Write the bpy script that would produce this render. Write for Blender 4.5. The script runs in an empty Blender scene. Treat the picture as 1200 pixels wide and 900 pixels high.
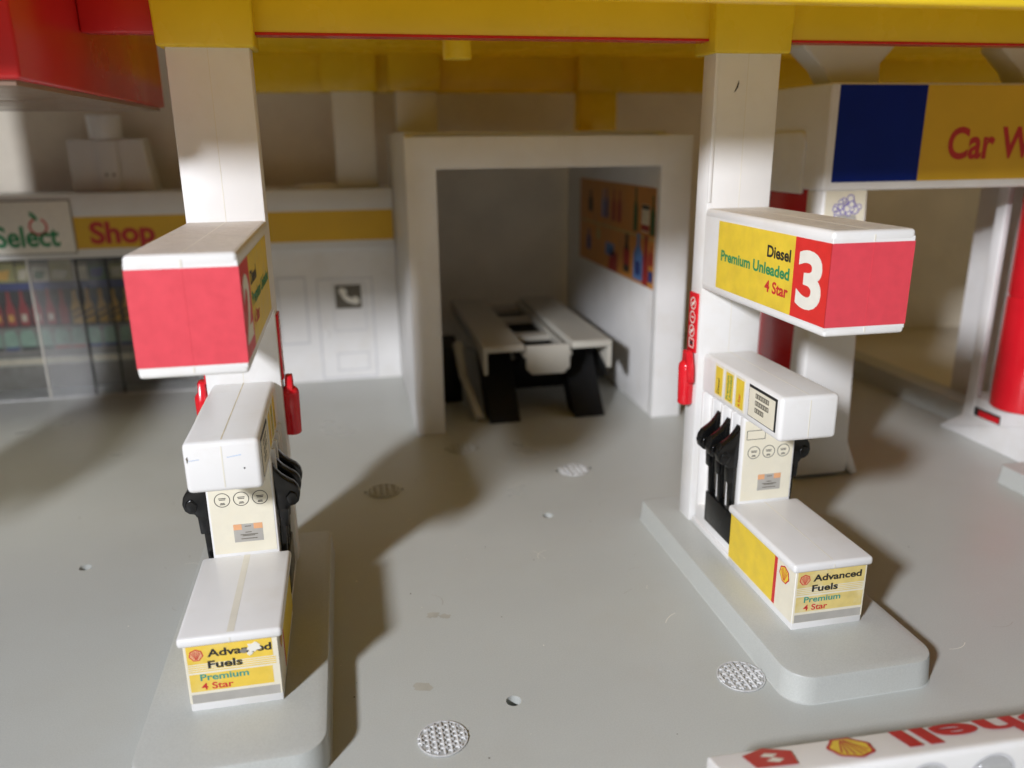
import bpy, bmesh, math, random
from mathutils import Vector, Matrix
random.seed(7)
S = bpy.context.scene
COL = S.collection
R = math.radians

# ------------------------------------------------------------------ materials
def mat(name, col, rough=0.4, var=0.05, vscale=1.2, bump=0.0, bscale=40.0, dirt=None, dirt_amt=0.0, dscale=1.0,
        spec=0.5, coat=0.0, trans=0.0, sss=0.0, alpha=1.0, transl=0.0, speck=0.0):
    m = bpy.data.materials.new(name); m.use_nodes = True
    nt = m.node_tree; N = nt.nodes; L = nt.links
    b = N['Principled BSDF']
    tc = N.new('ShaderNodeTexCoord')
    nz = N.new('ShaderNodeTexNoise'); nz.inputs['Scale'].default_value = vscale; nz.inputs['Detail'].default_value = 6
    L.new(tc.outputs['Object'], nz.inputs['Vector'])
    mr = N.new('ShaderNodeMapRange'); mr.inputs['From Min'].default_value = .3; mr.inputs['From Max'].default_value = .7
    mr.inputs['To Min'].default_value = 1 - var; mr.inputs['To Max'].default_value = 1 + var
    L.new(nz.outputs['Fac'], mr.inputs['Value'])
    mx = N.new('ShaderNodeMix'); mx.data_type = 'RGBA'; mx.blend_type = 'MULTIPLY'; mx.inputs[0].default_value = 1
    mx.inputs[6].default_value = (*col, 1)
    L.new(mr.outputs['Result'], mx.inputs[7])
    out = mx.outputs[2]
    if dirt:
        dz = N.new('ShaderNodeTexNoise'); dz.inputs['Scale'].default_value = dscale; dz.inputs['Detail'].default_value = 8
        dz.inputs['Roughness'].default_value = .65
        L.new(tc.outputs['Object'], dz.inputs['Vector'])
        dr = N.new('ShaderNodeMapRange'); dr.inputs['From Min'].default_value = .5; dr.inputs['From Max'].default_value = .72
        dr.inputs['To Min'].default_value = 0; dr.inputs['To Max'].default_value = dirt_amt
        L.new(dz.outputs['Fac'], dr.inputs['Value'])
        m2 = N.new('ShaderNodeMix'); m2.data_type = 'RGBA'; m2.inputs[7].default_value = (*dirt, 1)
        L.new(dr.outputs['Result'], m2.inputs[0]); L.new(out, m2.inputs[6]); out = m2.outputs[2]
    if speck:
        sz = N.new('ShaderNodeTexNoise'); sz.inputs['Scale'].default_value = 38; sz.inputs['Detail'].default_value = 3
        L.new(tc.outputs['Object'], sz.inputs['Vector'])
        sr = N.new('ShaderNodeMapRange'); sr.inputs['From Min'].default_value = .3; sr.inputs['From Max'].default_value = .7
        sr.inputs['To Min'].default_value = 1 - speck; sr.inputs['To Max'].default_value = 1 + speck
        L.new(sz.outputs['Fac'], sr.inputs['Value'])
        m3 = N.new('ShaderNodeMix'); m3.data_type = 'RGBA'; m3.blend_type = 'MULTIPLY'; m3.inputs[0].default_value = 1
        L.new(out, m3.inputs[6]); L.new(sr.outputs['Result'], m3.inputs[7]); out = m3.outputs[2]
    L.new(out, b.inputs['Base Color'])
    if transl:
        tb = N.new('ShaderNodeBsdfTranslucent'); ms = N.new('ShaderNodeMixShader'); ms.inputs[0].default_value = transl
        L.new(out, tb.inputs['Color']); L.new(b.outputs[0], ms.inputs[1]); L.new(tb.outputs[0], ms.inputs[2])
        L.new(ms.outputs[0], N['Material Output'].inputs['Surface'])
    rr = N.new('ShaderNodeMapRange'); rr.inputs['From Min'].default_value = .3; rr.inputs['From Max'].default_value = .7
    rr.inputs['To Min'].default_value = max(.05, rough - .07); rr.inputs['To Max'].default_value = rough + .07
    L.new(nz.outputs['Fac'], rr.inputs['Value']); L.new(rr.outputs['Result'], b.inputs['Roughness'])
    b.inputs['Specular IOR Level'].default_value = spec
    if coat: b.inputs['Coat Weight'].default_value = coat
    if trans: b.inputs['Transmission Weight'].default_value = trans
    if sss:
        b.inputs['Subsurface Weight'].default_value = sss
        b.inputs['Subsurface Radius'].default_value = (.25, .2, .15); b.inputs['Subsurface Scale'].default_value = .3
    if alpha < 1: b.inputs['Alpha'].default_value = alpha
    if bump:
        bz = N.new('ShaderNodeTexNoise'); bz.inputs['Scale'].default_value = bscale; bz.inputs['Detail'].default_value = 4
        L.new(tc.outputs['Object'], bz.inputs['Vector'])
        bp = N.new('ShaderNodeBump'); bp.inputs['Strength'].default_value = bump; bp.inputs['Distance'].default_value = .02
        L.new(bz.outputs['Fac'], bp.inputs['Height']); L.new(bp.outputs['Normal'], b.inputs['Normal'])
    return m

CREAMDIRT = (.52, .42, .25)
M = {}
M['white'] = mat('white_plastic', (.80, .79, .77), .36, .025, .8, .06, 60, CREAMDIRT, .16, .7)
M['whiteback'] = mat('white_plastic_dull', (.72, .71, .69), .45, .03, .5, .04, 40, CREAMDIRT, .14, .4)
M['seam'] = mat('glue_seam', (.62, .52, .33), .5, .2, 3)
M['grey'] = mat('grey_plastic', (.505, .518, .485), .34, .025, .3, .16, 55, (.42, .38, .30), .12, .5, speck=.06)
M['dusty_shaded'] = mat('dusty_shaded_white', (.68, .645, .59), .6, .07, 2.5, .15, 80, (.44, .38, .29), .4, 9, speck=.08)  # dust grain, with the shade of the sign tops put into the colour
M['drain'] = mat('drain_grey', (.42, .42, .40), .45, .08, 4)
M['glue'] = mat('old_glue', (.75, .71, .60), .4, .05, 2)
M['greylt'] = mat('pale_grey_worn', (.62, .62, .61), .32, .10, 5, .1, 60)
M['yellow'] = mat('yellow_plastic', (.96, .73, .035), .26, .04, .5, .05, 30, (.8, .56, .02), .15, .6, transl=.32)
M['red'] = mat('red_plastic', (.55, .016, .018), .22, .05, .6, .03, 30)
M['redbright'] = mat('red_gloss', (.68, .012, .022), .2, .05, 2)
M['stred'] = mat('sticker_red', (.69, .055, .078), .5, .05, 5, .08, 90)
M['stred2'] = mat('sticker_red_side', (.70, .030, .025), .45, .05, 5, .08, 90)
M['styel'] = mat('sticker_yellow', (.80, .58, .045), .45, .08, 3, .08, 90, (.72, .48, .06), .4, 2.5)
M['styelb'] = mat('band_yellow', (.72, .44, .02), .45, .05, .6)
M['cream'] = mat('sticker_cream', (.80, .75, .60), .5, .04, 4, .05, 90, (.66, .56, .36), .25, 2)
M['faded'] = mat('sticker_faded_yellow', (.74, .58, .20), .5, .10, 4, .05, 90, (.80, .73, .5), .5, 3)
M['vivid'] = mat('sticker_strong_yellow', (.82, .57, .07), .5, .06, 4, .05, 90, (.80, .66, .25), .4, 3)
M['stgrey'] = mat('sticker_grey', (.42, .40, .36), .5, .06, 4)
M['orange'] = mat('sticker_orange', (.78, .40, .20), .5, .06, 4)
M['ink'] = mat('ink_black', (.02, .02, .02), .5, .05, 6)
M['inkgreen'] = mat('ink_green', (.02, .26, .10), .5, .05, 6)
M['inkteal'] = mat('ink_teal', (.03, .30, .24), .5, .1, 6)
M['inkred'] = mat('ink_red', (.60, .03, .03), .5, .08, 6)
M['paper'] = mat('paper_white', (.82, .79, .70), .5, .03, 6)
M['black'] = mat('black_plastic', (.005, .005, .005), .22, .2, 4, .03, 30, spec=.4)
M['blackmatte'] = mat('black_plastic_dull', (.010, .010, .010), .6, .2, 3, spec=.2)
M['blue'] = mat('sticker_blue', (.003, .018, .20), .45, .08, .8, spec=.15)
M['lettersred'] = mat('letters_red', (.52, .025, .022), .45, .06, 2)
M['glare'] = mat('clear_plastic_painted_glare', (.9, .91, .92), .12, .01, 2, trans=.86)  # white mixed into the clear pane imitates reflected glare
M['clear'] = mat('clear_plastic', (.95, .96, .97), .08, .01, 2, trans=1.0)
M['wall'] = mat('room_wall', (.85, .78, .65), .8, .07, .5, .9, 3.2, (.74, .66, .53), .3, .8)
M['table'] = mat('table_white', (.78, .74, .66), .5, .04, .3)
M['purple'] = mat('ink_purple', (.20, .16, .50), .5, .1, 6)
M['scrib'] = mat('faint_blue_mark', (.50, .58, .72), .5, .1, 3)
M['wood'] = mat('poster_orange', (.58, .24, .045), .4, .12, 1.2)
M['phone'] = mat('sign_grey', (.13, .115, .085), .5, .05, 3)
M['groove'] = mat('groove_shade', (.60, .60, .61), .5, .03, 3)
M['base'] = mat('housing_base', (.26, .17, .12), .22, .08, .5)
M['liftgrey'] = mat('lift_plastic', (.46, .44, .38), .4, .05, 1.0, .05, 40)
for n, c in dict(pgreen=(.03, .11, .04), pred=(.34, .03, .03), pgold=(.72, .42, .07), pblue=(.03, .05, .20), pjar=(.30, .46, .34), pcream=(.72, .66, .5),
                 pdark=(.02, .02, .02), psky=(.10, .22, .48), pgreyish=(.25, .235, .20), polive=(.42, .38, .14)).items():
    M[n] = mat('print_' + n[1:], c, .45, .15, 3)

# ------------------------------------------------------------------ object helpers
def tag(o, label=None, cat=None, group=None, kind=None):
    if label: o['label'] = label
    if cat: o['category'] = cat
    if group: o['group'] = group
    if kind: o['kind'] = kind
    return o

def thing(name, loc, label, cat, group=None):
    o = bpy.data.objects.new(name, None); o.empty_display_size = .3
    COL.objects.link(o); o.location = loc
    return tag(o, label, cat, group)

def base_of(o):
    p = Vector((0, 0, 0))
    while o is not None:
        p = p + Vector(o.location); o = o.parent
    return p

class Frame:
    def __init__(s, o, u, v, n): s.o, s.u, s.v, s.n = map(Vector, (o, u, v, n))
    def __call__(s, a, b, c=0): return s.o + s.u * a + s.v * b + s.n * c
def front(y): return Frame((0, y, 0), (1, 0, 0), (0, 0, 1), (0, -1, 0))          # a = x, b = z
def leftf(x): return Frame((x, 0, 0), (0, -1, 0), (0, 0, 1), (-1, 0, 0))         # a = -y
def rightf(x): return Frame((x, 0, 0), (0, 1, 0), (0, 0, 1), (1, 0, 0))          # a = y
def topf(z): return Frame((0, 0, z), (1, 0, 0), (0, 1, 0), (0, 0, 1))            # a = x, b = y

_tc = {}
def text_geo(s, bold):
    k = (s, bold)
    if k in _tc: return _tc[k]
    cu = bpy.data.curves.new('glyphs', 'FONT'); cu.body = s; cu.size = 1; cu.offset = bold; cu.resolution_u = 5
    o = bpy.data.objects.new('glyphs', cu); COL.objects.link(o)
    dg = bpy.context.evaluated_depsgraph_get(); me = bpy.data.meshes.new_from_object(o.evaluated_get(dg))
    vs = [v.co.copy() for v in me.vertices]; fs = [tuple(p.vertices) for p in me.polygons]
    bpy.data.objects.remove(o); bpy.data.curves.remove(cu); bpy.data.meshes.remove(me)
    _tc[k] = (vs, fs); return _tc[k]

class MB:
    """collects shapes of several materials into ONE mesh"""
    def __init__(s): s.bm = bmesh.new(); s.mats = []
    def mi(s, m):
        if m not in s.mats: s.mats.append(m)
        return s.mats.index(m)
    def _merge(s, b, m, smooth=True):
        i = s.mi(m); vm = {}
        for v in b.verts: vm[v] = s.bm.verts.new(v.co)
        for f in b.faces:
            try: g = s.bm.faces.new([vm[v] for v in f.verts]); g.material_index = i; g.smooth = smooth
            except ValueError: pass
        b.free()
    def box(s, x0, x1, y0, y1, z0, z1, m, bev=0.0, seg=3, top=None):
        b = bmesh.new()
        co = [(x, y, z) for z in (z0, z1) for y in (y0, y1) for x in (x0, x1)]
        if top:   # taper: (dx0, dx1, dy0, dy1) shifts of the top edge
            co = co[:4] + [(x + (top[0] if x == x0 else top[1]), y + (top[2] if y == y0 else top[3]), z) for x, y, z in co[4:]]
        v = [b.verts.new(c) for c in co]
        for q in ((0, 2, 3, 1), (4, 5, 7, 6), (0, 1, 5, 4), (2, 6, 7, 3), (0, 4, 6, 2), (1, 3, 7, 5)): b.faces.new([v[i] for i in q])
        if bev: bmesh.ops.bevel(b, geom=b.edges[:], offset=bev, segments=seg, profile=.5, affect='EDGES')
        s._merge(b, m); return s
    def prism(s, fr, pts, c0, c1, m, bev=0.0, seg=2):
        b = bmesh.new()
        A = [b.verts.new(fr(p[0], p[1], c0)) for p in pts]; B = [b.verts.new(fr(p[0], p[1], c1)) for p in pts]
        n = len(pts)
        b.faces.new(A[::-1]); b.faces.new(B)
        for i in range(n): b.faces.new((A[i], A[(i + 1) % n], B[(i + 1) % n], B[i]))
        bmesh.ops.recalc_face_normals(b, faces=b.faces[:])
        if bev: bmesh.ops.bevel(b, geom=b.edges[:], offset=bev, segments=seg, profile=.5, affect='EDGES')
        s._merge(b, m); return s
    def slab(s, fr, a0, a1, b0, b1, c0, c1, m, bev=0):
        return s.prism(fr, [(a0, b0), (a1, b0), (a1, b1), (a0, b1)], c0, c1, m, bev)
    def poly(s, fr, pts, c, m):
        i = s.mi(m); f = s.bm.faces.new([s.bm.verts.new(fr(p[0], p[1], c)) for p in pts]); f.material_index = i; return s
    def disc(s, fr, a, b, r, c, m, n=20, ry=None):
        ry = ry or r
        return s.poly(fr, [(a + r * math.cos(t * 2 * math.pi / n), b + ry * math.sin(t * 2 * math.pi / n)) for t in range(n)], c, m)
    def ring(s, fr, a, b, r, w, c, m, n=28, ry=None, t0=0, t1=1):
        i = s.mi(m); k = (ry or r) / r; P = []
        for t in range(n + 1):
            g = 2 * math.pi * (t0 + (t1 - t0) * t / n); P.append([s.bm.verts.new(fr(a + q * math.cos(g), b + k * q * math.sin(g), c)) for q in (r - w / 2, r + w / 2)])
        for t in range(n):
            f = s.bm.faces.new((P[t][0], P[t][1], P[t + 1][1], P[t + 1][0])); f.material_index = i
        return s
    def text(s, fr, txt, a0, a1, b0, cap, c, m, bold=.02, right=False):
        vs, fs = text_geo(txt, bold)
        H = text_geo('H', bold)[0]; hh = max(v.y for v in H) - min(v.y for v in H); hb = min(v.y for v in H)
        x0 = min(v.x for v in vs); x1 = max(v.x for v in vs)
        i = s.mi(m)
        V = [s.bm.verts.new(fr(a0 + (v.x - x0) / (x1 - x0) * (a1 - a0), b0 + (v.y - hb) / hh * cap, c)) for v in vs]
        for f in fs:
            try: g = s.bm.faces.new([V[j] for j in f]); g.material_index = i
            except ValueError: pass
        return s
    def cyl(s, p0, p1, r0, r1, m, n=28, bev=0.0):
        b = bmesh.new(); p0 = Vector(p0); p1 = Vector(p1); d = (p1 - p0)
        bmesh.ops.create_cone(b, cap_ends=True, segments=n, radius1=r0, radius2=r1, depth=d.length)
        if bev: bmesh.ops.bevel(b, geom=[e for e in b.edges if len(e.link_faces) == 2 and max(len(f.verts) for f in e.link_faces) > 4], offset=bev, segments=3, affect='EDGES', profile=.5)
        q = d.to_track_quat('Z', 'Y').to_matrix().to_4x4(); q.translation = (p0 + p1) / 2
        bmesh.ops.transform(b, matrix=q, verts=b.verts[:]); s._merge(b, m); return s
    def ball(s, c, r, m, sz=1.0, seg=24):
        b = bmesh.new(); bmesh.ops.create_uvsphere(b, u_segments=seg, v_segments=seg // 2, radius=r)
        bmesh.ops.transform(b, matrix=Matrix.Translation(c) @ Matrix.Diagonal((1, 1, sz, 1)), verts=b.verts[:]); s._merge(b, m); return s
    def build(s, name, parent=None, origin=None, label=None):
        me = bpy.data.meshes.new(name)
        off = base_of(parent) if parent is not None else Vector(origin or (0, 0, 0))
        bmesh.ops.translate(s.bm, vec=-off, verts=s.bm.verts[:])
        s.bm.to_mesh(me); s.bm.free()
        for m in s.mats: me.materials.append(m)
        me.set_sharp_from_angle(angle=R(40))
        o = bpy.data.objects.new(name, me); COL.objects.link(o)
        if parent is not None: o.parent = parent
        else: o.location = off
        if label: o['label'] = label
        return o

W = M['white']; WB = M['whiteback']; Y = M['yellow']; BK = M['black']; BM = M['blackmatte']

def scallop(mb, fr, a, b, r, c, body, edge):
    """a fan-shaped scallop emblem: outlined fan with ribs"""
    def outline(k):
        P = []
        for t in range(31):
            g = R(-40 + 260 * t / 30); w = 1 + .05 * math.cos(7 * (g - R(90)))
            P.append((a + r * k * w * math.cos(g), b + r * .1 + r * .95 * k * w * math.sin(g)))
        P += [(a - r * .42 * k, b - r * .88 * k), (a + r * .42 * k, b - r * .88 * k)]
        return P
    mb.poly(fr, outline(1), c, edge); mb.poly(fr, outline(.84), c + .003, body)
    for d in (-58, -36, -13, 13, 36, 58):
        g = R(90 + d); e = (a + r * .74 * math.cos(g), b + .1 * r + r * .72 * math.sin(g)); s0 = (a + r * .12 * math.cos(g), b - r * .62)
        px, py = -(e[1] - s0[1]), e[0] - s0[0]; l = math.hypot(px, py); w = .045 * r
        px, py = px / l * w, py / l * w
        mb.poly(fr, [(s0[0] - px * .5, s0[1] - py * .5), (s0[0] + px * .5, s0[1] + py * .5), (e[0] + px, e[1] + py), (e[0] - px, e[1] - py)], c + .006, edge)

# ------------------------------------------------------------------ setting
def floor():
    mb = MB(); mb.box(-34, 21.35, 5, 39.3, -.5, 0, M['grey'])
    mb.box(-34, 21.35, 4.6, 5, -.5, 0, M['grey'])
    o = mb.build('forecourt_ground'); tag(o, kind='structure')
    cut = MB()
    for x, y, r in ((2.47, 12.44, .145), (4.97, 19.85, .145), (-6.9, 19.55, .145)):
        cut.cyl((x, y, -.4), (x, y, .3), r, r, M['grey'], 24)
    c = cut.build('cutter'); md = o.modifiers.new('holes', 'BOOLEAN'); md.object = c; md.operation = 'DIFFERENCE'; md.solver = 'EXACT'
    md.material_mode = 'TRANSFER'
    me = bpy.data.meshes.new_from_object(o.evaluated_get(bpy.context.evaluated_depsgraph_get()))
    o.modifiers.clear(); o.data = me; bpy.data.objects.remove(c)
    me.name = 'forecourt_ground'
    for p in me.polygons: p.use_smooth = abs(p.normal.z) < .5 and p.center.z > -.45 and p.area < .05
floor()
mb = MB(); mb.box(-70, 70, -70, 39.6, -1.2, -.5, M['table']); tag(mb.build('table_ground'), kind='structure')
mb = MB(); mb.box(-70, 70, 39.6, 40.4, -1.2, 19, M['wall']); tag(mb.build('room_wall'), 'plain brownish room wall behind the whole toy', 'wall', kind='structure')

# stains on the floor (flat marks with a shape of their own)
def blot(cx, cy, r, k):
    rr = random.Random(k); P = []
    for t in range(18):
        g = t * 2 * math.pi / 18; q = r * (.65 + .5 * rr.random()); P.append((cx + q * 1.25 * math.cos(g), cy + q * math.sin(g)))
    return P

# raised rim at the right end of the base plate
mb = MB(); mb.box(21.36, 22.3, 23.3, 39.2, -.5, .8, M['grey'], .05); o = mb.build('base_rim', origin=(21.8, 31, -.5))
tag(o, 'raised grey rim along the right end of the base plate beside the car wash', 'rim')

def drain(x, y, r, label, slots, worn):
    m = M['greylt'] if worn else M['grey']; rj = random.Random(int(x * 100))
    t = thing('drain_cover', (x, y, 0), label, 'drain cover', 'round drain covers in the forecourt')
    mb = MB(); n = 36
    mb.cyl((x, y, .0005), (x, y, .012), r, r, M['drain'], n)
    mb.build('disc', t)
    mb = MB(); bm = mb.bm
    # rim torus-like ring
    mb2 = MB()
    for k in range(n):
        a0 = 2 * math.pi * k / n; a1 = 2 * math.pi * (k + 1) / n
        q = [(x + rr * math.cos(a), y + rr * math.sin(a)) for a, rr in ((a0, r), (a1, r), (a1, r * .95), (a0, r * .95))]
        mb2.prism(topf(0), q, .002, .03 if worn else .04, m)
    mb2.build('rim', t)
    mb3 = MB(); s = r * 2 / (7.0 if y < 20 else 5.2)
    k = -3
    while k <= 3:
        p = k * s; h = math.sqrt(max(0, (r * .9) ** 2 - p * p))
        mb3.box(x + p - s * .15, x + p + s * .15, y - h, y + h, .003, .045 + .012 * rj.random(), m, .012, 1)
        j = -3
        while j <= 3:
            q = j * s + (s * .5 if k % 2 else 0) * slots
            if abs(q) < h - .03: mb3.box(x + p - s * .5, x + p + s * .5, y + q - s * (.12 + .1 * rj.random()), y + q + s * (.12 + .1 * rj.random()), .003, .035 + .02 * rj.random(), m, .010, 1)
            j += 1
        k += 1
    mb3.build('grid', t)
drain(1.056, 11.717, .44, 'large pale worn drain cover nearest the viewer, in front of the left pump island', 1, True)
drain(6.922, 12.19, .46, 'pale worn drain cover beside the front corner of the right pump island', 1, True)
drain(.575, 22.485, .47, 'grey drain cover lying in the shadow behind the left pump island', 0, False)
drain(6.54, 22.8, .47, 'pale drain cover lit in the middle of the forecourt, in front of the open garage', 0, True)
drain(3.34, 25.43, .47, 'dim drain cover in shadow at the foot of the left garage post', 0, False)

# ------------------------------------------------------------------ pump islands
H0 = .563
def rounded(x0, x1, y0, y1, rf, rb, n=8):
    P = []
    for cx, cy, r, a in ((x1 - rb, y1 - rb, rb, 0), (x0 + rb, y1 - rb, rb, 90), (x0 + rf, y0 + rf, rf, 180), (x1 - rf, y0 + rf, rf, 270)):
        for k in range(n + 1):
            g = R(a + 90 * k / n); P.append((cx + r * math.cos(g), cy + r * math.sin(g)))
    return P
def island(cx, label):
    mb = MB(); P = rounded(cx - 1.532, cx + 1.532, 11.19, 19.16, .52, .16)
    b = bmesh.new(); n = len(P)
    rings = []
    for z, ins in ((0.001, -.05), (.02, -.03), (.515, 0), (.548, .012), (H0, .05)):
        c = (cx, 15.2); ring = []
        for x, y in P:
            sx = (abs(x - cx) - ins) / abs(x - cx); sy = (abs(y - c[1]) - ins) / abs(y - c[1])
            ring.append(b.verts.new((cx + (x - cx) * sx, c[1] + (y - c[1]) * sy, z)))
        rings.append(ring)
    for r0, r1 in zip(rings, rings[1:]):
        for i in range(n): b.faces.new((r0[i], r0[(i + 1) % n], r1[(i + 1) % n], r1[i]))
    b.faces.new(rings[-1]); b.faces.new(rings[0][::-1])
    mb._merge(b, M['grey'])
    o = mb.build('pump_island', origin=(cx, 15.2, 0))
    return tag(o, label, 'pump island', 'grey raised pump islands')
CR, CL = 8.96, -2.416; SP = CR - CL
island(CR, 'grey raised island under the pump numbered 3, at the right')
island(CL, 'grey raised island under the front left fuel pump')
island(CR + SP, 'grey raised island of which only a corner shows, at the right edge of the picture')
island(CL - SP, 'grey raised island beyond the left edge of the picture')

# ------------------------------------------------------------------ fuel pumps
def sign_side(mb, fr, cx, sgn, num):
    # a runs from back to front for the left face (a=-y) and front to back for the right face (a=y)
    f = (lambda y: -y) if sgn < 0 else (lambda y: y)
    lo = lambda p, q: (min(f(p), f(q)), max(f(p), f(q)))
    a0, a1 = lo(16.93, 13.71); mb.slab(fr, a0, a1, 6.78, 8.265, -.01, .004, M['styel'])
    a0, a1 = lo(13.708, 12.5355); mb.slab(fr, a0, a1, 6.78, 8.265, -.01, .004, M['stred2'])
    if sgn < 0:
        mb.text(fr, 'Diesel', f(14.72), f(13.83), 7.76, .235, .008, M['ink'], .03)
        mb.text(fr, 'Premium Unleaded', f(16.74), f(13.83), 7.41, .235, .008, M['inkgreen'], .03)
        mb.text(fr, '4 Star', f(14.72), f(13.83), 7.07, .235, .008, M['inkred'], .03)
        mb.text(fr, num, f(13.56), f(12.74), 7.0, 1.05, .008, M['paper'], .035)
    else:
        mb.text(fr, 'Diesel', f(13.83), f(14.72), 7.76, .235, .008, M['ink'], .03)
        mb.text(fr, 'Premium Unleaded', f(13.83), f(16.74), 7.41, .235, .008, M['inkgreen'], .03)
        mb.text(fr, '4 Star', f(13.83), f(14.72), 7.07, .235, .008, M['inkred'], .03)
        mb.text(fr, num, f(12.74), f(13.56), 7.0, 1.05, .008, M['paper'], .035)

def nozzle(cx, y, sg):
    prof = [(.58, 3.72), (.60, 3.84), (.635, 3.86), (.69, 3.75), (.79, 3.62), (.91, 3.52), (1.03, 3.44), (1.105, 3.33), (1.135, 3.18), (1.10, 3.04),
            (1.02, 2.97), (.92, 2.95), (.89, 2.88), (.66, 2.88), (.62, 3.2)]
    fr = Frame((cx, y, 0), (sg, 0, 0), (0, 0, 1), (0, -1, 0))
    mb = MB()
    mb.prism(fr, prof, -.11, .11, BK, .022, 2)
    mb.prism(fr, [(.95, 3.30), (1.06, 3.24), (1.08, 3.12), (1.02, 3.01), (.90, 3.0), (.84, 3.16)], -.14, .14, BK, .03, 3)
    mb.prism(fr, [(.665, 2.95), (.885, 2.95), (.86, 2.50), (.68, 2.50)], -.10, .10, BK, .03, 2)
    mb.prism(fr, [(.665, 2.52), (.80, 2.52), (.765, 1.5), (.64, 1.5)], -.065, .065, BK, .02, 2)
    return mb

def pump(cx, num, label, strong, worn):
    t = thing('fuel_pump', (cx, 15.5, H0), label, 'fuel pump', 'white toy fuel pumps')
    # tall post carrying the canopy
    mb = MB()
    mb.box(cx - .785, cx + .785, 17.666, 18.29, H0 - .01, 13.2, W, .035, 2)
    mb.box(cx - .006, cx + .006, 17.662, 17.68, H0, 13.1, M['glue'])
    if worn: mb.box(cx - .79, cx - .70, 17.635, 17.70, 8.6, 13.1, W, .02, 2)
    if worn: # dark curl of hair stuck on the post
        fr = front(17.662); pts = [(8.66, 11.0), (8.70, 11.03), (8.74, 11.10), (8.765, 11.19), (8.755, 11.25), (8.74, 11.18), (8.705, 11.09)]
        mb.prism(fr, pts, .0, .012, M['ink'])
    mb.build('post', t)
    # sign box
    mb = MB(); mb.box(cx - .80, cx + .80, 12.535, 17.67, 6.70, 8.36, W, .012, 1)
    mb.box(cx - .803, cx + .803, 12.532, 17.67, 6.609, 6.785, W, .06, 4); mb.box(cx - .803, cx + .803, 12.532, 17.67, 8.262, 8.474, W, .07, 4)
    mb.prism(topf(8.47), rounded(cx - .735, cx + .735, 12.60, 17.64, .04, .02, 3), -.01, .0065, M['dusty_shaded'])
    mb.box(cx - .012, cx + .012, 12.62, 17.6, 8.46, 8.4785, M['glue'])
    mb.box(cx - .012, cx + .012, 12.526, 12.56, 8.28, 8.40, M['glue']); mb.box(cx - .012, cx + .012, 12.526, 12.56, 6.67, 6.76, M['glue'])
    sb = mb.build('sign_box', t)
    mb = MB(); mb.slab(front(12.535), cx - .804, cx + .804, 6.78, 8.265, -.01, .004, M['stred']); mb.slab(front(12.535), cx - .006, cx + .006, 6.79, 8.255, 0, .007, M['stred']); mb.build('front_sticker', sb)
    for sg, fr in ((-1, leftf(cx - .80)), (1, rightf(cx + .80))):
        mb = MB(); sign_side(mb, fr, cx, sg, num); mb.build('side_sticker', sb)
    # pump head
    mb = MB(); mb.box(cx - .655, cx + .655, 13.94, 17.67, 4.071, 5.032, W, .10, 4)
    mb.box(cx - .010, cx + .010, 14.04, 17.6, 5.02, 5.0345, M['seam' if strong else 'glue']); mb.box(cx - .011, cx + .011, 13.9365, 13.96, 4.16, 4.94, M['glue'])
    if strong:
        fr = front(13.94)
        mb.poly(fr, [(cx - .585, 4.66), (cx - .565, 4.72), (cx - .57, 4.79), (cx - .60, 4.76)], .004, M['phone'])
        mb.disc(fr, cx + .36, 4.50, .016, .004, M['ink'], 10)
        for k in range(5): mb.slab(fr, cx + .08 + .05 * k, cx + .125 + .05 * k, 4.72 + .006 * k, 4.735 + .008 * k, 0, .003, M['scrib'])
        for k in range(3): mb.slab(fr, cx - .56 + .06 * k, cx - .50 + .06 * k, 4.70 + .006 * k, 4.715 + .006 * k, 0, .003, M['scrib'])
    hd = mb.build('pump_head', t)
    for sg, fr in ((-1, leftf(cx - .655)), (1, rightf(cx + .655))):
        f = (lambda y: -y) if sg < 0 else (lambda y: y)
        for k, (y0, s, mt) in enumerate(((16.95, 'Diesel', M['ink']), (16.42, 'Premium Unleaded', M['inkgreen']), (15.91, '4 Star', M['inkred']))):
            a, b = sorted((f(y0), f(y0 - .46))); c = (a + b) / 2
            mb = MB(); mb.slab(fr, a, b, 4.20, 4.97, -.05, .006, M['cream']); mb.slab(fr, a + .05, b - .05, 4.25, 4.92, 0, .010, M['styel'])
            rot = Frame(fr(c, 4.29, 0), fr.v, -fr.u, fr.n)
            if k == 1:
                mb.text(rot, 'Premium', 0, .56, .02, .11, .014, mt, .01); mb.text(rot, 'Unleaded', 0, .58, -.12, .11, .014, mt, .01)
            else: mb.text(rot, s, 0, .36 if k == 0 else .3, -.05, .11, .014, mt, .01)
            mb.build('fuel_sticker', hd)
        a, b = sorted((f(15.27), f(14.09)))
        mb = MB(); mb.slab(fr, a, b, 4.24, 4.95, -.05, .006, M['ink']); mb.slab(fr, a + .018, b - .07, 4.258, 4.89, 0, .010, M['cream'])
        for r_, (z, n) in enumerate(((4.72, 6), (4.56, 6), (4.40, 4))):
            for k in range(n):
                p = a + .30 + k * .095
                mb.slab(fr, p, p + .088, z, z + .105, 0, .014, M['phone'])
                mb.slab(fr, p + .025, p + .035, z + .02, z + .085, 0, .017, M['cream']); mb.slab(fr, p + .055, p + .063, z + .02, z + .085, 0, .017, M['cream'])
        mb.build('price_display', hd)
    # body
    mb = MB(); mb.box(cx - .645, cx + .645, 15.424, 15.60, H0, 4.1, W, .03, 2)
    mb.box(cx - .50, cx + .50, 15.58, 17.67, H0, 4.1, W)
    mb.box(cx - .74, cx + .74, 15.35, 17.63, H0 - .005, .70, W, .03, 2); mb.box(cx - .66, cx + .66, 15.5, 17.6, .69, 1.12, W, .02, 2)
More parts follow.
